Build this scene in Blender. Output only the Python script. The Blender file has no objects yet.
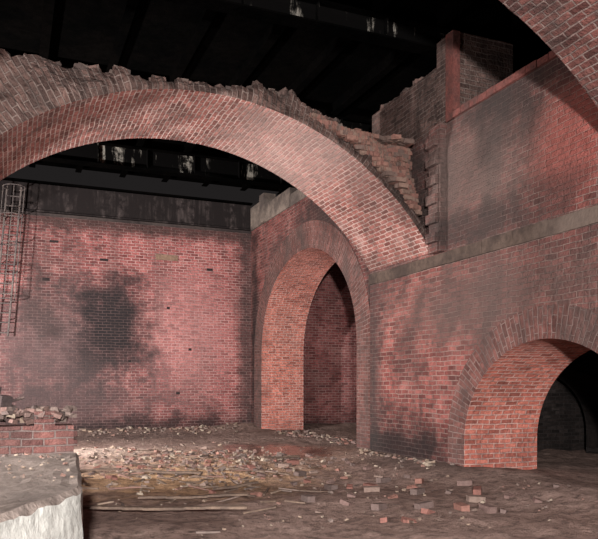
import bpy, math, random
from mathutils import Vector, Matrix, noise
random.seed(7)
sc = bpy.context.scene
sc.view_settings.view_transform = 'Standard'
sc.view_settings.look = 'None'

# ------------------------------------------------------------------ materials
def nt(name):
    m = bpy.data.materials.new(name); m.use_nodes = True
    t = m.node_tree; b = t.nodes['Principled BSDF']
    b.inputs['Roughness'].default_value = 0.9
    b.inputs['Specular IOR Level'].default_value = 0.1
    return m, t, b
def N(t, typ, **kw):
    n = t.nodes.new(typ)
    for k, v in kw.items(): setattr(n, k, v)
    return n
def math_(t, op, a, b=None, clamp=False):
    n = N(t, 'ShaderNodeMath', operation=op, use_clamp=clamp)
    for i, x in enumerate((a, b)):
        if x is None: continue
        if isinstance(x, (int, float)): n.inputs[i].default_value = x
        else: t.links.new(x, n.inputs[i])
    return n.outputs[0]
def ramp(t, x, lo, hi, a=0.0, b=1.0):
    n = N(t, 'ShaderNodeMapRange', interpolation_type='SMOOTHSTEP')
    t.links.new(x, n.inputs[0])
    n.inputs[1].default_value = lo; n.inputs[2].default_value = hi
    n.inputs[3].default_value = a; n.inputs[4].default_value = b
    return n.outputs[0]
def mix(t, f, a, b, mode='MIX'):
    n = N(t, 'ShaderNodeMix', data_type='RGBA', blend_type=mode)
    if isinstance(f, (int, float)): n.inputs[0].default_value = f
    else: t.links.new(f, n.inputs[0])
    for i, x in ((6, a), (7, b)):
        if isinstance(x, tuple): n.inputs[i].default_value = (*x, 1)
        else: t.links.new(x, n.inputs[i])
    return n.outputs[2]
def noi(t, vec, scale, detail=4, rough=0.6, sx=None):
    if sx:
        mp = N(t, 'ShaderNodeMapping'); mp.inputs['Scale'].default_value = sx
        t.links.new(vec, mp.inputs[0]); vec = mp.outputs[0]
    n = N(t, 'ShaderNodeTexNoise'); n.inputs['Scale'].default_value = scale
    n.inputs['Detail'].default_value = detail; n.inputs['Roughness'].default_value = rough
    t.links.new(vec, n.inputs['Vector']); return n.outputs['Fac']
def stain_mask(t, pos, n_out, c, r, s):
    sub = N(t, 'ShaderNodeVectorMath', operation='SUBTRACT'); t.links.new(pos, sub.inputs[0]); sub.inputs[1].default_value = c
    dv = N(t, 'ShaderNodeVectorMath', operation='DIVIDE'); t.links.new(sub.outputs[0], dv.inputs[0]); dv.inputs[1].default_value = r
    ln = N(t, 'ShaderNodeVectorMath', operation='LENGTH'); t.links.new(dv.outputs[0], ln.inputs[0])
    d = math_(t, 'ADD', ln.outputs['Value'], math_(t, 'MULTIPLY', math_(t, 'SUBTRACT', n_out, 0.5), 1.8))
    return ramp(t, d, 1.4, 0.3, 0.0, s)

def brick_mat(name, c1, c2, mortar, row=0.083, width=0.235, stains=(), soot=0.35, efflo=0.25, big_scale=0.6, ms=0.010, sootc=(0.05, 0.04, 0.038), mdark=0.45, burnt=0.6, bump=0.035):
    m, t, b = nt(name)
    uv = N(t, 'ShaderNodeTexCoord').outputs['UV']
    pos = N(t, 'ShaderNodeNewGeometry').outputs['Position']
    nz = N(t, 'ShaderNodeTexNoise'); nz.inputs['Scale'].default_value = 3; t.links.new(pos, nz.inputs['Vector'])
    sb = N(t, 'ShaderNodeVectorMath', operation='SUBTRACT'); t.links.new(nz.outputs['Color'], sb.inputs[0]); sb.inputs[1].default_value = (.5, .5, .5)
    sl = N(t, 'ShaderNodeVectorMath', operation='SCALE'); t.links.new(sb.outputs[0], sl.inputs[0]); sl.inputs['Scale'].default_value = 0.045
    ad = N(t, 'ShaderNodeVectorMath', operation='ADD'); t.links.new(uv, ad.inputs[0]); t.links.new(sl.outputs[0], ad.inputs[1])
    fine = noi(t, pos, 9, 5, 0.75)
    vfine = noi(t, pos, 28, 3, 0.7)
    mid = noi(t, pos, 1.7, 8, 0.72)
    big = noi(t, pos, big_scale, 8, 0.68)
    stk = noi(t, pos, 1.0, 7, 0.65, (1.5, 1.5, 0.25))
    br = N(t, 'ShaderNodeTexBrick'); t.links.new(ad.outputs[0], br.inputs['Vector'])
    br.inputs['Color1'].default_value = (0, 0, 0, 1); br.inputs['Color2'].default_value = (1, 1, 1, 1); br.inputs['Mortar'].default_value = (.5, .5, .5, 1)
    br.inputs['Scale'].default_value = 1; br.inputs['Mortar Size'].default_value = ms; br.inputs['Mortar Smooth'].default_value = 0.3
    br.inputs['Brick Width'].default_value = width; br.inputs['Row Height'].default_value = row
    cr = N(t, 'ShaderNodeValToRGB'); t.links.new(br.outputs['Color'], cr.inputs[0])
    e = cr.color_ramp.elements; e.new(.3); e.new(.7)
    cols = [tuple(x * burnt for x in c2), c2, c1, tuple(min(1, x * 1.12 + .01) for x in c1)]
    for q, p, cc in zip(e, (0.0, 0.25, 0.75, 1.0), cols): q.position = p; q.color = (*cc, 1)
    mo = mix(t, ramp(t, mid, 0.36, 0.56), tuple(mdark * x for x in mortar), mortar)
    col = mix(t, ramp(t, fine, 0.35, 0.70, 0.0, 0.65), cr.outputs[0], tuple(x * 0.35 for x in c2))
    col = mix(t, ramp(t, vfine, 0.58, 0.74, 0.0, 0.22), col, mortar)
    col = mix(t, br.outputs['Fac'], col, mo)
    col = mix(t, ramp(t, mid, 0.53, 0.72, 0, efflo), col, (0.42, 0.28, 0.25))
    so = math_(t, 'MAXIMUM', ramp(t, big, 0.42, 0.66, 0, soot), ramp(t, stk, 0.46, 0.66, 0, soot))
    col = mix(t, so, col, sootc)
    for (c, r, s, sc_) in stains:
        col = mix(t, stain_mask(t, pos, mid, c, r, s), col, sc_)
    col = mix(t, math_(t, 'MULTIPLY', br.outputs['Fac'], 0.22), col, mix(t, 0.5, mo, (.05, .04, .04)))
    t.links.new(col, b.inputs['Base Color'])
    bp = N(t, 'ShaderNodeBump'); bp.inputs['Strength'].default_value = 1.0; bp.inputs['Distance'].default_value = bump
    h = math_(t, 'ADD', math_(t, 'MULTIPLY', br.outputs['Fac'], -1.0), math_(t, 'MULTIPLY', fine, 2.0))
    t.links.new(h, bp.inputs['Height']); t.links.new(bp.outputs[0], b.inputs['Normal'])
    b.inputs['Roughness'].default_value = 0.9
    return m

def rough_mat(name, a, c, scale=3, bump=0.03, stains=(), rough=0.9, island=None, dk=0.5):
    m, t, b = nt(name)
    pos = N(t, 'ShaderNodeNewGeometry').outputs['Position']
    n1 = noi(t, pos, scale, 6, 0.65); n2 = noi(t, pos, scale * 6, 5, 0.7)
    col = mix(t, ramp(t, n1, 0.35, 0.65), a, c)
    if island:
        g = N(t, 'ShaderNodeNewGeometry')
        cr = N(t, 'ShaderNodeValToRGB'); t.links.new(g.outputs['Random Per Island'], cr.inputs[0])
        cr.color_ramp.interpolation = 'CONSTANT'
        e = cr.color_ramp.elements
        while len(e) < len(island): e.new(0.5)
        for i, cc in enumerate(island):
            e[i].position = i / len(island); e[i].color = (*cc, 1)
        col = mix(t, 0.75, col, cr.outputs[0])
    col = mix(t, ramp(t, n2, 0.35, 0.75, 0, dk), col, tuple(x * 0.35 for x in a))
    for (cc, r, s, sc_) in stains:
        col = mix(t, stain_mask(t, pos, n1, cc, r, s), col, sc_)
    t.links.new(col, b.inputs['Base Color'])
    bp = N(t, 'ShaderNodeBump'); bp.inputs['Strength'].default_value = 0.8; bp.inputs['Distance'].default_value = bump
    t.links.new(n2, bp.inputs['Height']); t.links.new(bp.outputs[0], b.inputs['Normal'])
    b.inputs['Roughness'].default_value = rough
    return m

SOOT_TONE = (0.034, 0.028, 0.027); GREY = (0.105, 0.078, 0.07); DARK = (0.018, 0.014, 0.014); RED = (0.27, 0.075, 0.062)
M_back = brick_mat('back_wall_brick', (0.40, 0.13, 0.122), (0.29, 0.08, 0.078), (0.50, 0.30, 0.28), row=0.088, width=0.25, soot=0.4, efflo=0.3, ms=0.012, mdark=.5,
    stains=[((5.2, 22.1, 3.2), (1.6, 3, 2.2), 0.3, (0.46, 0.24, 0.23)),
            ((1.2, 22.1, 2.7), (2.8, 3, 2.2), 0.85, (0.085, 0.064, 0.064)), ((2.9, 22.1, 3.3), (1.3, 3, 1.9), 1.0, (0.024, 0.02, 0.021)), ((0.9, 22.1, 3.8), (.8, 3, 1.2), .6, SOOT_TONE),
            ((1.5, 22.1, 0.7), (3.6, 3, 1.5), 0.85, (0.062, 0.047, 0.047)), ((0.6, 22.1, 5.4), (1.8, 3, 1.0), 0.5, SOOT_TONE),
            ((3, 22.1, 6.55), (9, 3, 0.45), 0.85, (0.04, 0.028, 0.026)), ((5, 22.1, 0.0), (9, 3, 0.6), 0.85, DARK), ((7.3, 22.1, 3), (.4, 3, 5), 0.8, SOOT_TONE)])  # last entry: narrow darker strip at the right-hand corner
M_right = brick_mat('right_wall_brick', (0.31, 0.10, 0.086), (0.205, 0.06, 0.053), (0.32, 0.21, 0.185), soot=0.6, efflo=0.2,
    stains=[((6.9, 9.4, 5.0), (3, 2.2, 1.3), 0.85, GREY), ((6.9, 9.2, 2.85), (3, 3.0, 0.8), 0.75, (0.085, 0.062, 0.056)), ((6.9, 7.2, 4.8), (3, 0.8, .8), 0.6, RED),
            ((6.9, 11.7, 0.1), (3, 2.4, 1.0), 0.95, DARK), ((6.9, 12.8, 2), (3, 0.5, 2.8), 0.8, SOOT_TONE), ((6.9, 11.4, 2.0), (3, .7, .7), 0.5, SOOT_TONE),
            ((6.9, 11.6, 4.9), (3, 1.2, 1.4), 0.75, SOOT_TONE), ((6.9, 9.5, 4.1), (3, 2.5, 0.4), 0.7, SOOT_TONE), ((6.9, 7.4, 5.9), (3, 3, 0.4), 0.75, SOOT_TONE), ((6.9, 8.6, 5.5), (3, 0.8, 0.7), 0.6, SOOT_TONE)])
M_rec = brick_mat('arcade_brick', (0.27, 0.088, 0.078), (0.18, 0.055, 0.05), (0.28, 0.18, 0.16), soot=0.65, row=0.088, width=0.25,
    stains=[((7.42, 15.5, 5.9), (3, 3.0, 1.1), 0.85, SOOT_TONE), ((7.42, 21.7, 2), (1, 0.5, 5), 0.9, DARK), ((7.42, 13.4, 2), (1, 0.8, 5), 0.9, SOOT_TONE)])  # last two entries: darker strips at both wall ends
M_ring = brick_mat('arch_ring_brick', (0.18, 0.075, 0.065), (0.13, 0.055, 0.048), (0.23, 0.155, 0.14), soot=0.75, efflo=0.12, sootc=(0.066, 0.05, 0.046), big_scale=1.0, burnt=.75)
M_jamb = brick_mat('arch_jamb_lit_brick', (0.60, 0.20, 0.15), (0.48, 0.145, 0.11), (0.64, 0.39, 0.34), soot=0.3, efflo=0.3, mdark=.5, ms=.012)  # brightened brick colours carry the light that falls on the jambs
M_soffit = brick_mat('rib_soffit_brick', (0.33, 0.125, 0.105), (0.24, 0.085, 0.072), (0.52, 0.38, 0.34), soot=0.6, efflo=0.55, ms=.012, mdark=.4, sootc=(0.06, 0.042, 0.038),
    stains=[((4.6, 11.8, 5.6), (1.2, 3, .9), .35, (.45, .33, .30))])
M_soffit_near = brick_mat('near_rib_soffit_dimmed_brick', (0.17, 0.066, 0.056), (0.115, 0.045, 0.04), (0.22, 0.155, 0.14), soot=0.8, efflo=0.25, ms=.011, mdark=.4, sootc=(0.04, 0.03, 0.028))  # soffit brick darkened in colour to offset the close flash
M_ribface = brick_mat('rib_face_brick', (0.175, 0.105, 0.09), (0.115, 0.07, 0.061), (0.24, 0.18, 0.16), soot=0.7, efflo=0.25, sootc=(0.038, 0.03, 0.028), big_scale=1.2, bump=.06)
M_lowwall = brick_mat('low_wall_brick', (0.20, 0.085, 0.074), (0.135, 0.058, 0.053), (0.18, 0.135, 0.125), soot=0.45, efflo=0.2)
M_chamber = brick_mat('shaded_chamber_brick', (0.030, 0.022, 0.02), (0.018, 0.014, 0.013), (0.03, 0.025, 0.024), soot=0.7, efflo=0.02, sootc=(0.007, 0.006, 0.006))  # near-black brick puts the chamber's shade into its colour
M_loose = rough_mat('broken_brick', (0.17, 0.10, 0.088), (0.13, 0.09, 0.08), island=[(0.20, 0.085, 0.068), (0.15, 0.10, 0.09), (0.21, 0.155, 0.13), (0.24, 0.115, 0.09), (0.11, 0.085, 0.078)])
M_ribloose = rough_mat('sooty_broken_brick', (0.13, 0.09, 0.08), (0.08, 0.06, 0.054), island=[(0.10, 0.066, 0.058), (0.15, 0.09, 0.078), (0.13, 0.098, 0.086), (0.07, 0.054, 0.05)])
M_tan = rough_mat('haunch_brick', (0.18, 0.10, 0.082), (0.12, 0.085, 0.072), island=[(0.17, 0.078, 0.064), (0.17, 0.115, 0.092), (0.11, 0.078, 0.068), (0.20, 0.105, 0.084)])
M_stone = rough_mat('rubble_stone', (0.22, 0.165, 0.14), (0.15, 0.115, 0.10), island=[(0.24, 0.175, 0.13), (0.18, 0.13, 0.11), (0.33, 0.27, 0.21), (0.20, 0.105, 0.085), (0.13, 0.10, 0.09)])
M_band = rough_mat('sandstone_band', (0.085, 0.060, 0.049), (0.038, 0.028, 0.025), scale=1.8, dk=0.7,
    stains=[((6.9, 6.8, 3.65), (2, 1.0, 1), 0.6, (0.13, 0.10, 0.085))])
M_coping = rough_mat('red_coping', (0.17, 0.06, 0.052), (0.08, 0.044, 0.04), scale=4, dk=.7)
M_conc = rough_mat('concrete', (0.20, 0.16, 0.135), (0.075, 0.06, 0.055), scale=1.6)
M_ledge = rough_mat('sooty_ledge', (0.055, 0.043, 0.04), (0.028, 0.022, 0.022), scale=1.6)
M_white = rough_mat('whitewashed_concrete', (0.40, 0.40, 0.375), (0.22, 0.215, 0.20), scale=1.6, bump=0.02, dk=0.5)
M_slabtop = rough_mat('dusty_concrete_top', (0.22, 0.178, 0.156), (0.13, 0.105, 0.094), scale=2.5, bump=0.03, dk=.65)
M_wood = rough_mat('weathered_wood', (0.17, 0.12, 0.092), (0.10, 0.072, 0.06), scale=5)
M_rust = rough_mat('rusty_steel', (0.07, 0.05, 0.045), (0.04, 0.03, 0.03), scale=5, rough=0.7)
M_ladder = rough_mat('ladder_steel', (0.14, 0.115, 0.105), (0.08, 0.066, 0.066), scale=5, rough=0.7)
M_hole = rough_mat('putlog_hole_shade', (0.02, 0.016, 0.016), (0.03, 0.022, 0.022))  # hole shade painted as dark surface patches, no real recess
M_plaque = rough_mat('buff_plaque', (0.22, 0.14, 0.10), (0.17, 0.11, 0.08))
M_dark = rough_mat('shade_black_ceiling', (0.0010, 0.0010, 0.0010), (0.0020, 0.0017, 0.0016), scale=1.0, rough=1.0)  # near-black colour stands in for the ceiling being unlit
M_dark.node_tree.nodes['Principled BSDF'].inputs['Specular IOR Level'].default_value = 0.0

def girder_mat(name, base, streak, lo, hi, s=1.0, sx=(2.6, 2.6, 0.35)):
    m, t, b = nt(name)
    b.inputs['Specular IOR Level'].default_value = 0.02
    pos = N(t, 'ShaderNodeNewGeometry').outputs['Position']
    k = noi(t, pos, 1.0, 6, 0.7, sx); k2 = noi(t, pos, 4, 4, 0.7)
    f = math_(t, 'MULTIPLY', ramp(t, k, lo, hi, 0, s), ramp(t, k2, 0.40, 0.60))
    t.links.new(mix(t, f, base, streak), b.inputs['Base Color'])
    return m
M_girder = girder_mat('streaked_girder', (0.0025, 0.0023, 0.0023), (0.26, 0.24, 0.21), 0.545, 0.62)
M_girder2 = girder_mat('wall_girder', (0.014, 0.0115, 0.0115), (0.065, 0.052, 0.05), 0.42, 0.72, 0.9, (5, 5, 0.5))

def floor_mat():
    m, t, b = nt('muddy_floor')
    pos = N(t, 'ShaderNodeNewGeometry').outputs['Position']
    n1 = noi(t, pos, 0.8, 8, 0.65); n2 = noi(t, pos, 7, 9, 0.75); n3 = noi(t, pos, 2.0, 8, 0.7)
    col = mix(t, ramp(t, n1, 0.35, 0.65), (0.19, 0.125, 0.105), (0.26, 0.178, 0.152))
    for c, r, s, k in [((2.4, 11.0, 0), (2.2, 2.0, 3), 0.85, (0.44, 0.27, 0.15)), ((4.3, 13.8, 0), (2.6, 2.2, 3), 0.65, (0.38, 0.24, 0.16)),
                       ((1.6, 15.5, 0), (1.8, 1.4, 3), 0.75, (0.40, 0.31, 0.26)), ((5.6, 14.8, 0), (1.5, 2.0, 3), 0.85, (0.09, 0.032, 0.024)),
                       ((2.2, 20.4, 0), (4, 1.4, 3), 0.6, (0.10, 0.072, 0.067)), ((6.7, 10.8, 0), (0.7, 2.2, 3), 0.7, (0.075, 0.052, 0.046))]:
        col = mix(t, stain_mask(t, pos, n3, c, r, s), col, k)
    col = mix(t, ramp(t, n2, 0.42, 0.66, 0, 0.8), col, (0.052, 0.035, 0.03))
    col = mix(t, ramp(t, n3, 0.58, 0.72, 0, 0.25), col, (0.42, 0.33, 0.28))
    t.links.new(col, b.inputs['Base Color'])
    wet = stain_mask(t, pos, n3, (5.4, 14.6, 0), (1.4, 2.2, 3), 1.0)
    t.links.new(ramp(t, wet, 0.2, 0.8, 0.95, 0.12), b.inputs['Roughness'])
    t.links.new(ramp(t, wet, 0.2, 0.8, 0.1, 0.8), b.inputs['Specular IOR Level'])
    bp = N(t, 'ShaderNodeBump'); bp.inputs['Distance'].default_value = 0.08
    t.links.new(ramp(t, wet, 0, .8, 1.0, 0.08), bp.inputs['Strength'])
    t.links.new(math_(t, 'ADD', n2, n3), bp.inputs['Height']); t.links.new(bp.outputs[0], b.inputs['Normal'])
    return m
M_floor = floor_mat()

# ------------------------------------------------------------------ mesh builder
class MB:
    def __init__(s): s.v = []; s.f = []; s.uv = []; s.mi = []; s.mats = []
    def mat(s, m):
        if m not in s.mats: s.mats.append(m)
        return s.mats.index(m)
    def face(s, pts, uvs, m):
        i = len(s.v); s.v += [tuple(p) for p in pts]; s.f.append(list(range(i, i + len(pts))))
        s.uv += [tuple(u) for u in uvs]; s.mi.append(s.mat(m))
    def strip(s, A, B, UA, UB, m):
        for i in range(len(A) - 1):
            s.face((A[i], A[i+1], B[i+1], B[i]), (UA[i], UA[i+1], UB[i+1], UB[i]), m)
    def box(s, c, size, m, R=None, jit=0):
        hx, hy, hz = (x / 2 for x in size); R = R or Matrix.Identity(3); c = Vector(c)
        P = []
        for x in (-hx, hx):
            for y in (-hy, hy):
                for z in (-hz, hz):
                    p = Vector((x, y, z))
                    if jit: p = Vector([q * (1 - random.random() * jit) for q in p])
                    P.append(c + R @ p)
        i0 = len(s.v); s.v += [tuple(p) for p in P]
        for q, ax in (((0,1,3,2),(1,2)), ((4,6,7,5),(1,2)), ((0,4,5,1),(0,2)), ((2,3,7,6),(0,2)), ((0,2,6,4),(0,1)), ((1,5,7,3),(0,1))):
            s.f.append([i0 + k for k in q]); s.uv += [(P[k][ax[0]], P[k][ax[1]]) for k in q]; s.mi.append(s.mat(m))
    def aabb(s, x0, x1, y0, y1, z0, z1, m): s.box(((x0+x1)/2, (y0+y1)/2, (z0+z1)/2), (x1-x0, y1-y0, z1-z0), m)
    def cyl(s, p0, p1, r, m, n=8):
        p0 = Vector(p0); p1 = Vector(p1); d = (p1 - p0).normalized()
        a = d.orthogonal().normalized(); b = d.cross(a)
        A = [p0 + r * (a * math.cos(2*math.pi*k/n) + b * math.sin(2*math.pi*k/n)) for k in range(n + 1)]
        B = [q + (p1 - p0) for q in A]
        U = [(k / n, 0) for k in range(n + 1)]; V = [(k / n, 1) for k in range(n + 1)]
        s.strip(A, B, U, V, m); s.face(A[:-1], U[:-1], m); s.face(B[:-1], V[:-1], m)
    def build(s, name, parent=None):
        me = bpy.data.meshes.new(name); me.from_pydata(s.v, [], s.f)
        for m in s.mats: me.materials.append(m)
        for p, k in zip(me.polygons, s.mi): p.material_index = k
        l = me.uv_layers.new(name='UVMap')
        for i, u in enumerate(s.uv): l.data[i].uv = u
        me.update()
        o = bpy.data.objects.new(name, me); sc.collection.objects.link(o)
        if parent: o.parent = parent
        return o
def rot(rx=0, ry=0, rz=0):
    return (Matrix.Rotation(rz, 3, 'Z') @ Matrix.Rotation(ry, 3, 'Y') @ Matrix.Rotation(rx, 3, 'X'))
def rnd(a, b): return random.uniform(a, b)

# ------------------------------------------------------------------ arcade walls (plane X = const)
def arcade_wall(mb, xf, th, y0, y1, ztop, arch, ringt, mwall, mring, mjamb, z0=-0.4):
    cy, a, rise, spr = arch
    n = 40
    inner = [(cy + a, z0)] + [(cy + a * math.cos(math.pi*k/n), spr + rise * math.sin(math.pi*k/n)) for k in range(n+1)] + [(cy - a, z0)]
    ao, ro = a + ringt, rise + ringt
    outer = [(cy + ao, z0)] + [(cy + ao * math.cos(math.pi*k/n), spr + ro * math.sin(math.pi*k/n)) for k in range(n+1)] + [(cy - ao, z0)]
    L = [0]
    for i in range(1, len(inner)): L.append(L[-1] + math.dist(inner[i], inner[i-1]))
    for x, sgn in ((xf - 0.012, 1), (xf + th + 0.012, -1)):
        mb.strip([(x, y, z) for y, z in inner], [(x, y, z) for y, z in outer], [(0.03, l) for l in L], [(0.03 + ringt, l) for l in L], mring)
        xw = xf if sgn > 0 else xf + th
        mb.strip([(x, y, z) for y, z in outer], [(xw, y, z) for y, z in outer], [(0, l) for l in L], [(0.02, l) for l in L], mring)
    mb.strip([(xf - 0.012, y, z) for y, z in inner], [(xf + th + 0.012, y, z) for y, z in inner], [(0, l) for l in L], [(th, l) for l in L], mjamb)
    for x in (xf, xf + th):
        mb.face([(x, y0, z0), (x, cy - ao, z0), (x, cy - ao, ztop), (x, y0, ztop)], [(y0, z0), (cy-ao, z0), (cy-ao, ztop), (y0, ztop)], mwall)
        mb.face([(x, cy + ao, z0), (x, y1, z0), (x, y1, ztop), (x, cy + ao, ztop)], [(cy+ao, z0), (y1, z0), (y1, ztop), (cy+ao, ztop)], mwall)
        A = [(x, y, z) for y, z in outer[1:-1]]; B = [(x, y, ztop) for y, z in outer[1:-1]]
        mb.strip(A, B, [(p[1], p[2]) for p in A], [(p[1], p[2]) for p in B], mwall)
    for y in (y0, y1):
        mb.face([(xf, y, z0), (xf + th, y, z0), (xf + th, y, ztop), (xf, y, ztop)], [(xf, z0), (xf+th, z0), (xf+th, ztop), (xf, ztop)], mwall)
    mb.face([(xf, y0, ztop), (xf + th, y0, ztop), (xf + th, y1, ztop), (xf, y1, ztop)], [(0, y0), (th, y0), (th, y1), (0, y1)], mwall)

XR = 6.94; XC = 7.42; YB = 22.1; YP = 12.91
mb = MB(); arcade_wall(mb, XR, 1.49, -10, YP, 6.0, (7.78, 1.85, 1.6, 0.55), 0.47, M_right, M_ring, M_jamb); mb.build('wall_right')
mb = MB(); arcade_wall(mb, XC, 1.42, YP + 0.002, YB - 0.002, 6.6, (17.74, 3.3, 2.7, 2.5), 0.72, M_rec, M_ring, M_jamb); mb.build('wall_right_recessed')

mb = MB()
mb.aabb(-6, 13, YB, YB + 0.6, -0.4, 6.55, M_back)
for (x, z, w, h) in [(2.55, 5.3, .25, .07), (0.9, 4.6, .2, .09), (4.6, 3.9, .1, .08), (1.1, 5.75, .25, .07), (5.3, 2.6, .1, .08), (3.4, 2.2, .1, .08), (5.9, 5.2, .2, .08), (4.9, 1.2, .12, .08)]:
    mb.aabb(x, x + w, YB - 0.006, YB + 0.02, z, z + h, M_hole)
mb.aabb(4.25, 4.95, YB - 0.03, YB + 0.02, 5.45, 5.62, M_plaque)
mb.aabb(-6, 7.4, YB - 0.04, YB, 0.76, 0.85, M_back)
mb.aabb(-6, 7.4, YB - 0.05, YB + 0.5, 6.52, 6.60, M_ledge)
mb.build('wall_back')
mb = MB(); mb.aabb(-6.5, -6, -10, YB, -0.4, 8.2, M_back); mb.build('wall_left')
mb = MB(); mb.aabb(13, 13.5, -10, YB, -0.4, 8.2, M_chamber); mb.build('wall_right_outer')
mb = MB(); mb.aabb(-6.5, 13, -10.6, -10, -0.4, 8.2, M_back); mb.build('wall_front')
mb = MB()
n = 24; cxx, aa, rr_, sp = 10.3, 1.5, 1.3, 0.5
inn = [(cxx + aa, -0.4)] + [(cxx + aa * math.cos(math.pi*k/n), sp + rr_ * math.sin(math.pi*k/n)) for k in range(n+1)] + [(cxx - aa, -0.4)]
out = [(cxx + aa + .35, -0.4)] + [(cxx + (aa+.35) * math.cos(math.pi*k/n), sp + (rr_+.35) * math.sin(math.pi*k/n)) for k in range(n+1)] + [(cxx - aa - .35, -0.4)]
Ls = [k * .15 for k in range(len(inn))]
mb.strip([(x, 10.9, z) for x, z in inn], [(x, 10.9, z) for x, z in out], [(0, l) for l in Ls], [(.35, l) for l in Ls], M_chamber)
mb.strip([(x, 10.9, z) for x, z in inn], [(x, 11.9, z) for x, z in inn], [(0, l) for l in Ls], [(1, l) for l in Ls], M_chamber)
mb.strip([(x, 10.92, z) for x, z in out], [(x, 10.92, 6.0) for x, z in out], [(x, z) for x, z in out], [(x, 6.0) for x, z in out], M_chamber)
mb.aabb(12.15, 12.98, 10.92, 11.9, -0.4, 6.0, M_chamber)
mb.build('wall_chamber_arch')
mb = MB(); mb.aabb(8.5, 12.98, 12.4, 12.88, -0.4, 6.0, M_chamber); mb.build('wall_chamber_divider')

mb = MB()
y = -9.9
while y < YP:
    l = min(rnd(0.7, 1.0), YP - 0.001 - y)
    d = 0.025 + rnd(0, 0.02)
    mb.aabb(XR - d, XR, y + 0.002, y + l - 0.002, 3.57 + rnd(0, .01), 3.79 + rnd(-0.015, .01), M_band)
    y += l + .001
mb.build('trim_1')
mb = MB()
y = -9.9
while y < 9.8:
    mb.aabb(XR - 0.04 - rnd(0, .02), XR + 0.3, y, y + 0.215, 6.0, 6.10 + rnd(-.01, .02), M_coping); y += 0.225
mb.build('trim_2')

mb = MB()
mb.aabb(XC - 0.04, XC + 1.2, 20.9, 22.05, 6.61, 7.35, M_conc)
mb.aabb(XC - 0.02, XC + 1.2, 18.6, 20.9, 6.61, 7.15, M_conc)
mb.aabb(XC - 0.10, XC + 0.3, 20.6, 21.0, 6.61, 7.5, M_conc)
mb.aabb(XC - 0.0, XC + 1.2, 16.4, 18.6, 6.61, 6.95, M_conc)
mb.build('concrete_lintel')

mb = MB()
mb.aabb(XR + 0.03, XR + 1.3, 10.5, 12.88, 6.01, 7.1, M_ribface)
for k in range(60):
    mb.box((XR + rnd(0.18, .35), rnd(10.7, 12.7), 7.1 + rnd(-.02, .08)), (0.22, 0.22, 0.08), M_ribloose, rot(rnd(-.2, .2), rnd(-.2, .2), rnd(0, 3)))
mb.build('masonry_block')
mb = MB()
mb.aabb(XR + 0.0, XR + 1.25, 9.95, 10.45, 6.01, 7.5, M_ribface)
mb.aabb(XR - 0.02, XR + 0.12, 9.93, 10.15, 6.01, 7.5, M_coping)
mb.build('brick_pier')
mb = MB()
z = 3.8; k = 0
mb.aabb(XR - .12, XR - .001, 10.16, 10.5, 3.8, 6.0, M_right)
while z < 5.95:
    w = 0.19 if k % 2 else 0.13
    mb.aabb(XR - w - rnd(0, .02), XR - .125, 10.18 + rnd(0, .04), 10.5, z, z + 0.16, M_right)
    z += 0.166; k += 1
mb.build('toothed_brick_buttress')

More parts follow.
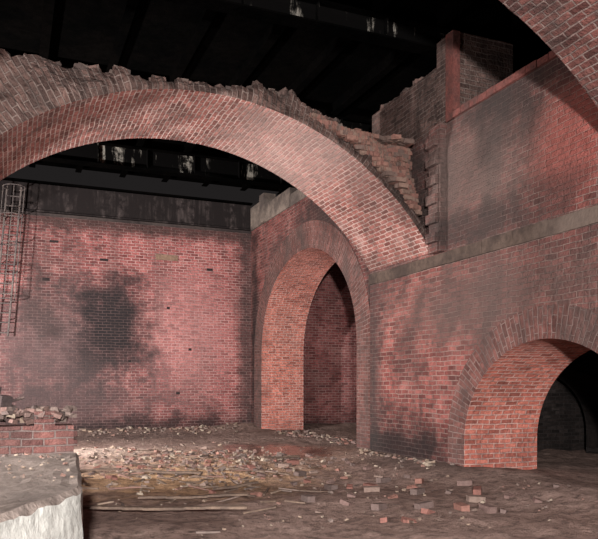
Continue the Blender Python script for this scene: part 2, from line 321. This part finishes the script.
# ------------------------------------------------------------------ ribs
CX, CZ, R = 2.9, 1.24, 4.81
T0, T1 = math.radians(33.0), math.radians(147.0)
def rclamp(th, r):
    if math.cos(th) > 0.01: r = min(r, (XR - 0.03 - CX) / math.cos(th))
    elif math.cos(th) < -0.01: r = min(r, (CX + 1.13) / -math.cos(th))
    return max(r, R + 0.002)
def r_out(th, seed=0):
    n1 = noise.noise(Vector((th * 9, seed, 0))) * 0.10; n2 = noise.noise(Vector((th * 34, seed, 3))) * 0.06
    st = (noise.cell(Vector((th * 28, seed, 1))) - .5) * 0.09
    bump = 0.22 * math.exp(-((th - math.radians(73)) / 0.17) ** 2)
    flat = (6.22 - CZ) / math.sin(th)
    if th > math.radians(78): r = max(min(flat, R + 1.6), R + 0.26)
    else: r = R + 0.30
    return rclamp(th, max(r + n1 + n2 + st + bump, R + 0.16))
def rib(name, yf, yb, seed, msoff):
    mb = MB(); n = 300
    ths = [T0 + (T1 - T0) * k / n for k in range(n + 1)]
    P = lambda th, r, y: (CX + r * math.cos(th), y, CZ + r * math.sin(th))
    ysoff = [yf + (yb - yf) * j / 6 for j in range(7)]
    for j in range(6):
        mb.strip([P(t, R, ysoff[j]) for t in ths], [P(t, R, ysoff[j+1]) for t in ths], [(ysoff[j], R * t) for t in ths], [(ysoff[j+1], R * t) for t in ths], msoff)
    rows = 10
    ro = [r_out(t, seed) for t in ths]
    for y in (yf, yb):
        pts = []
        for j in range(rows + 1):
            row = []
            for t, r in zip(ths, ro):
                rr = R + (r - R) * j / rows
                cell = noise.cell(Vector((R * t / 0.17, rr / 0.12, seed)))
                dy = 0 if j == 0 else (noise.noise(Vector((t * 7, rr * 2.5, seed + y))) * 0.10 + cell * 0.022 + 0.14 * (j / rows) ** 2) * (1 if y == yf else -1)
                row.append((t, rr, y + dy))
            pts.append(row)
        for j in range(rows):
            a, b_ = pts[j], pts[j + 1]
            mb.strip([P(*q) for q in a], [P(*q) for q in b_], [(q[1] - R, R * q[0]) for q in a], [(q[1] - R, R * q[0]) for q in b_], M_ribface)
        if y == yf: topf = [P(*q) for q in pts[-1]]
        else: topb = [P(*q) for q in pts[-1]]
    prev = topf
    m_ = 10
    for j in range(1, m_ + 1):
        if j == m_: cur = topb
        else:
            y = yf + 0.2 + (yb - yf - 0.4) * j / m_
            cur = [P(t, rclamp(t, r + noise.noise(Vector((t * 15, y * 3, seed))) * 0.15 - .04), y) for t, r in zip(ths, ro)]
        mb.strip(prev, cur, [(q[1], q[0]) for q in prev], [(q[1], q[0]) for q in cur], M_ribface); prev = cur
    for i in range(420):
        t = rnd(T0 + .3, T1 - .36); r = r_out(t, seed)
        y = yf + abs(random.gauss(0, 0.4)) + 0.16
        q = P(t, r + rnd(-0.07, 0.0), min(y, yb - 0.15))
        mb.box(q, (0.22 * rnd(.5, 1), 0.11, 0.07), M_ribloose, rot(rnd(-.15, .15), -t + math.pi / 2 + rnd(-.2, .2), rnd(0, 3.1)), 0.15)
    for i in range(2300):
        x = rnd(4.7, XR - 0.2); s = (x - 4.7) / (XR - 4.7)
        zlo = CZ + math.sqrt(max(0.01, (R + 0.24) ** 2 - (x - CX) ** 2)); zhi = 5.80 + 0.12 * s + noise.noise(Vector((x * 3, 0, seed))) * 0.12
        z = rnd(zlo, max(zlo + .05, zhi)); z = round(z / .083) * .083; g = (z - zlo) / 1.2
        y = yf + 0.12 + 0.5 * g + rnd(0, 0.08) + noise.noise(Vector((x * 2, z * 2, 5))) * 0.3
        if random.random() < .3: z = zhi; y = rnd(yf + .3, yb - 0.3)
        mb.box((x, y, z), (rnd(.12, .22), 0.2, 0.075), M_tan, rot(rnd(-.1, .1), rnd(-.12, .12), rnd(-.35, .35)), .15)
    xs = [5.0 + k * 0.1 for k in range(20)]; lo = [CZ + math.sqrt(max(.01, (R + .1) ** 2 - (x - CX) ** 2)) for x in xs]
    hi = [max(l + .02, 5.72 + .08 * (x - 5)) for x, l in zip(xs, lo)]
    for y in (yf + .62, yb - .3):
        mb.strip([(x, y, l) for x, l in zip(xs, lo)], [(x, y, h) for x, h in zip(xs, hi)], [(x, l) for x, l in zip(xs, lo)], [(x, h) for x, h in zip(xs, hi)], M_ribface)
    mb.strip([(x, yf + .62, h) for x, h in zip(xs, hi)], [(x, yb - .3, h) for x, h in zip(xs, hi)], [(x, 0) for x in xs], [(x, 2) for x in xs], M_ribface)
    return mb.build(name)
rib('brick_arch_rib', 10.6, 12.9, 1.3, M_soffit)
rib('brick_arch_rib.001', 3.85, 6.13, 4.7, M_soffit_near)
for nm, a, b_ in (('rib_support_pier', 10.6, 12.9), ('rib_support_pier.001', 3.85, 6.13)):
    mb = MB(); mb.aabb(-2.6, -1.15, a, b_, -0.3, 6.3, M_right); mb.build(nm)

# ------------------------------------------------------------------ ceiling
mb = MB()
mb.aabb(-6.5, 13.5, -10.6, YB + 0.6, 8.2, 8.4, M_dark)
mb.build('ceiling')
def ibeam_x(name, y, z0, z1, m, x0=-5.95, x1=12.9):
    mb = MB(); mb.aabb(x0, x1, y - 0.02, y + 0.02, z0, z1, m)
    mb.aabb(x0, x1, y - 0.16, y + 0.16, z0 - 0.03, z0, M_dark); mb.aabb(x0, x1, y - 0.16, y + 0.16, z1 - .03, z1, M_dark)
    x = x0 + .3
    while x < x1: mb.aabb(x - .012, x + .012, y - 0.13, y + 0.13, z0, z1 - .03, m); x += 1.3
    return mb.build(name)
ibeam_x('steel_girder', 10.75, 7.54, 7.9, M_girder)
ibeam_x('steel_girder.001', 19.2, 7.35, 7.9, M_girder)
ibeam_x('steel_girder.002', 15.2, 7.54, 7.9, M_girder)
ibeam_x('steel_girder.003', 6.0, 7.54, 7.9, M_girder)
mb = MB()
mb.aabb(-6, 7.4, YB - 0.02, YB + 0.3, 6.62, 7.45, M_girder2)
mb.aabb(-6, 7.4, YB - 0.2, YB + 0.3, 7.45, 7.5, M_dark)
mb.aabb(-6, 7.4, YB - 0.08, YB + 0.3, 6.62, 6.66, M_girder2)
mb.build('wall_plate_girder')
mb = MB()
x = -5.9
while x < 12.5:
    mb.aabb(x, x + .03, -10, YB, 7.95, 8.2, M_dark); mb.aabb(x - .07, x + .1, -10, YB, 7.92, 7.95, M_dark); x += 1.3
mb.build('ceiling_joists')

# ------------------------------------------------------------------ floor
def fh(x, y):
    h = noise.fractal(Vector((x * 0.5, y * 0.5, 0)), 1.0, 2.0, 5) * 0.06 + noise.fractal(Vector((x * 3, y * 3, 7)), 1.0, 2.0, 3) * 0.025
    h += 0.16 * math.exp(-(((x - 7.0) / 0.9) ** 2)) * (1 if y < 13 else 0.4)
    h += 0.16 * math.exp(-(((y - 22.1) / 0.8) ** 2))
    h += 0.12 * math.exp(-(((x - 3.2) / 1.8) ** 2 + ((y - 13.4) / 1.4) ** 2)) + 0.12 * math.exp(-(((x - 1.6) / 1.2) ** 2 + ((y - 15.5) / 1.0) ** 2))
    return h
nx, ny = 260, 400
vs = []; fs = []; fx = lambda i: -6.4 + 19.3 * i / nx; fy = lambda j: -10 + 32.6 * j / ny
for j in range(ny + 1):
    for i in range(nx + 1):
        vs.append((fx(i), fy(j), fh(fx(i), fy(j))))
for j in range(ny):
    for i in range(nx):
        a = j * (nx + 1) + i; fs.append((a, a + 1, a + nx + 2, a + nx + 1))
me = bpy.data.meshes.new('floor'); me.from_pydata(vs, [], fs); me.materials.append(M_floor)
for p in me.polygons: p.use_smooth = True
fo = bpy.data.objects.new('floor', me); sc.collection.objects.link(fo)

mb = MB()
def blocked(x, y): return x < 0.95 and y < 8.9 or x > XR - .1
def brick(x, y, m=None, s=1.0, up=0):
    mb.box((x, y, fh(x, y) + 0.012 * s + up), (0.22 * s * rnd(.4, 1), 0.105 * s, 0.07 * s), m or M_loose, rot(rnd(-.3, .3), rnd(-.3, .3), rnd(0, 6.3)), 0.25)
def stone(x, y, s, up=0):
    mb.box((x, y, fh(x, y) + s * .12 + up), (s, s * rnd(.5, 1), s * rnd(.3, .6)), M_stone, rot(rnd(-.5, .5), rnd(-.5, .5), rnd(0, 6.3)), 0.6)
def splinter(x, y):
    mb.box((x, y, fh(x, y) + .02), (rnd(.15, .5), rnd(.015, .04), .02), M_wood if random.random() < .6 else M_stone, rot(0, rnd(-.1, .1), rnd(0, 6.3)))
for i in range(800):
    x = random.gauss(3.2, 1.4); y = random.gauss(13.2, 1.5)
    if x < 0.2 or y > 21.5 or blocked(x, y): continue
    if random.random() < .22: brick(x, y, s=rnd(.5, .95))
    else: stone(x, y, abs(random.gauss(0.02, 0.06)) + .02)
for i in range(140):
    x = random.gauss(2.7, 1.1); y = random.gauss(11.3, 1.4)
    if x < 1 or blocked(x, y): continue
    splinter(x, y)
for i in range(500):
    x = rnd(0, 6.8); y = rnd(6, 21.5)
    if blocked(x, y): continue
    stone(x, y, rnd(.015, .05))
for i in range(75):
    x = rnd(3.0, 6.8); y = rnd(6.5, 13)
    if blocked(x, y): continue
    if random.random() < .4: brick(x, y, s=rnd(.7, 1.0))
    else: stone(x, y, rnd(.04, .09))
for i in range(150):
    stone(rnd(0, 6.8), YB - abs(random.gauss(0, .5)) - .1, rnd(.04, .16))
for i in range(80):
    stone(XR - abs(random.gauss(0, .25)) - .08, rnd(9.8, 12.9), rnd(.03, .11))
for (x, y) in [(4.35, 9.3), (4.9, 9.1), (4.75, 8.8), (4.1, 7.4), (5.2, 8.3), (5.5, 7.4), (4.6, 7.2), (5.9, 7.9), (4.4, 10.6), (3.9, 11.6), (4.8, 11.9), (4.6, 11.8), (5.4, 9.6), (5.0, 7.0), (5.3, 6.9), (6.2, 8.6), (5.8, 9.2), (3.6, 8.4)]:
    mb.box((x, y, fh(x, y) + 0.035), (0.22, 0.105, 0.075), M_loose, rot(rnd(-.1, .1), rnd(-.1, .1), rnd(0, 3)))
mb.build('brick_rubble')
mb = MB()
for i in range(110):
    x = rnd(7.5, 8.7); y = rnd(14.8, 20.6)
    if random.random() < .3: brick(x, y)
    else: stone(x, y, rnd(.04, .16))
mb.build('brick_rubble.001')

def plank(x, y, L, w, ang, tilt=0, th=0.03):
    mb = MB(); R_ = rot(0, tilt, ang)
    for k in range(8):
        u = (k - 3.5) / 8 * L
        c = Vector((x, y, fh(x, y) + 0.045 + th / 2 + 0.008 * math.cos(k))) + R_ @ Vector((u, 0, 0))
        mb.box(c, (L / 8 + .005, w * (1 - .03 * (k % 3)), th), M_wood, R_)
    return mb.build('wooden_plank')
plank(1.65, 8.05, 1.9, 0.10, -0.39)
plank(2.2, 8.9, 1.4, 0.05, -0.2)
plank(3.0, 9.6, 0.9, 0.04, 0.5)
plank(2.4, 11.4, 1.2, 0.10, -0.7)
plank(1.2, 12.6, 1.2, 0.16, -0.3)
plank(4.9, 12.8, 0.9, 0.12, 0.3, 0.04)

# ------------------------------------------------------------------ low block and broken wall bottom-left
mb = MB()
poly = [(0.71, 8.14), (0.49, 5.31), (-0.05, 4.33), (-0.55, 3.42), (-1.1, 3.42), (-1.1, 8.14)]
zt = 0.75
def edge(p, q):
    n = max(1, int(math.dist(p, q) / 0.05)); out = []
    for k in range(n):
        t = k / n; out.append((p[0] + (q[0] - p[0]) * t, p[1] + (q[1] - p[1]) * t))
    return out
base = []
for i in range(len(poly)): base += edge(poly[i], poly[(i + 1) % len(poly)])
base.append(base[0])
def lay(z, amp=1.0):
    return [(x + noise.noise(Vector((x * 4, y * 4, z * 4))) * .02 * amp + noise.noise(Vector((x * 14, y * 14, z * 14))) * .006, min(8.14, y + noise.noise(Vector((x * 4, y * 4, z * 4 + 9))) * .015), z) for x, y in base]
prev = lay(-0.3)
for k in range(1, 15):
    z = -0.3 + (zt - 0.03 + 0.3) * k / 14
    cur = lay(z)
    if k == 14: cur = [(x, y, z - abs(noise.noise(Vector((x * 5, y * 5, 9)))) * .05) for x, y, z in cur]
    mb.strip(prev, cur, [(p[0], p[2]) for p in prev], [(p[0], p[2]) for p in cur], M_white); prev = cur
top = prev
cx, cy = -0.2, 6.2
for j, s in enumerate((0.96, 0.88, 0.8, 0.7, 0.6, 0.5, 0.4, 0.2, 0.0)):
    cur = [(cx + (p[0] - cx) * s, cy + (p[1] - cy) * s, zt + noise.noise(Vector((p[0] * 3 * s, p[1] * 3 * s, j))) * .025) for p in top]
    mb.strip(prev, cur, [(p[0], p[1]) for p in prev], [(p[0], p[1]) for p in cur], M_slabtop); prev = cur
for i in range(140):
    x = rnd(-1.0, .5); y = rnd(5.6, 8.05); s_ = rnd(.01, .04) * (2 if y > 7.6 else 1)
    mb.box((x, y, zt + s_ * .2), (s_, s_, s_ * .6), M_stone, rot(rnd(-.5, .5), rnd(-.5, .5), rnd(0, 3)), .5)
mb.build('concrete_plinth')

mb = MB()
mb.aabb(-1.1, 0.66, 8.17, 8.62, -0.3, 1.05, M_lowwall)
x = -1.1
while x < 0.6:
    w = 0.225
    for kk in range(random.choice([0, 1, 1, 2])):
        mb.aabb(x, x + w - .01, 8.17 + rnd(0, .03), 8.5 + rnd(0, .1), 1.05 + kk * .083, 1.125 + kk * .083, M_lowwall)
    x += w
for i in range(190):
    x = rnd(-1.0, 0.66); y = 8.42 + rnd(-.2, .25)
    mb.box((x, y, 1.1 + rnd(0, .15) * (1 - abs(y - 8.4))), (0.2 * rnd(.3, .8), 0.1, 0.06), M_ribloose if random.random() < .85 else M_stone, rot(rnd(-.4, .4), rnd(-.4, .4), rnd(0, 3)), .5)
for i in range(8):
    mb.box((0.64, rnd(8.25, 8.5), rnd(0.1, 1.0)), (0.12, 0.2, .075), M_lowwall, rot(0, 0, rnd(-.2, .2)), .1)
mb.build('low_brick_wall')
mb = MB()
mb.cyl((-0.15, 8.4, 1.2), (-0.1, 8.42, 1.48), 0.02, M_rust); mb.cyl((-0.25, 8.4, 1.24), (0.15, 8.4, 1.36), 0.015, M_rust)
mb.box((-0.05, 8.4, 1.3), (0.12, 0.1, 0.16), M_rust, rot(.2, .1, .4))
mb.build('scrap_metal')

# ------------------------------------------------------------------ caged ladder
root = bpy.data.objects.new('caged_ladder', None); sc.collection.objects.link(root)
mb = MB()
def lx(z): return -0.42 + (z - 3.0) * 0.085
yl = 21.7
mb.cyl((lx(2.9), yl, 2.9), (lx(7.2), yl, 7.2), 0.026, M_ladder); mb.cyl((lx(2.9) + .38, yl, 2.9), (lx(7.2) + .38, yl, 7.2), 0.026, M_ladder)
mb.build('rails', root)
mb = MB(); z = 3.0
while z < 7.1:
    mb.cyl((lx(z), yl, z), (lx(z) + .38, yl, z), 0.016, M_ladder, 6); z += 0.28
mb.build('rungs', root)
mb = MB(); z = 3.9
while z < 7.3:
    c = (lx(z) + .19, yl - .3, z); n = 14
    pts = [(c[0] + .30 * math.cos(a), c[1] + .34 * math.sin(a), z) for a in [math.radians(60 - 300 * k / n) for k in range(n + 1)]]
    for k in range(n): mb.cyl(pts[k], pts[k + 1], 0.014, M_ladder, 5)
    z += 0.8
for ang in (200, 270, 340):
    a = math.radians(ang)
    mb.cyl((lx(3.9) + .19 + .30 * math.cos(a), yl - .3 + .34 * math.sin(a), 3.9), (lx(7.1) + .19 + .30 * math.cos(a), yl - .3 + .34 * math.sin(a), 7.1), 0.012, M_ladder, 5)
mb.build('cage', root)
mb = MB()
for z in (3.4, 5.0, 6.3):
    for d in (0, .38): mb.cyl((lx(z) + d, yl, z), (lx(z) + d, YB, z), 0.018, M_ladder, 6)
mb.build('brackets', root)

# ------------------------------------------------------------------ camera & lights
cam = bpy.data.cameras.new('camera'); co = bpy.data.objects.new('camera', cam); sc.collection.objects.link(co)
co.location = (0, 0, 1.5); co.rotation_euler = (math.radians(90), 0, -math.atan2(0.382, 0.924))
cam.sensor_width = 36; cam.lens = 36 * 700 / 598; cam.shift_y = 115.5 / 598
cam.clip_end = 200
sc.camera = co
def area(name, loc, target, power, size, col=(1, .955, .92)):
    l = bpy.data.lights.new(name, 'AREA'); l.energy = power; l.size = size; l.color = col
    o = bpy.data.objects.new(name, l); sc.collection.objects.link(o); o.location = loc
    o.rotation_euler = (Vector(target) - Vector(loc)).to_track_quat('-Z', 'Y').to_euler()
    return o
area('flash_lamp', (-0.6, -2.2, 2.6), (4, 12, 2.4), 3300, 0.3)
area('fill_light_rear', (-3.4, 14.2, 2.4), (6.0, 20.5, 2.4), 2500, 0.4)  # added off-screen light, brightens the back wall and jambs
area('fill_light_side', (-2.6, 7.6, 2.2), (6.9, 11.0, 2.4), 450, 0.4)  # added off-screen fill for the right wall
w = bpy.data.worlds.new('world'); sc.world = w; w.use_nodes = True
w.node_tree.nodes['Background'].inputs[0].default_value = (0.5, 0.45, 0.45, 1); w.node_tree.nodes['Background'].inputs[1].default_value = 0.03
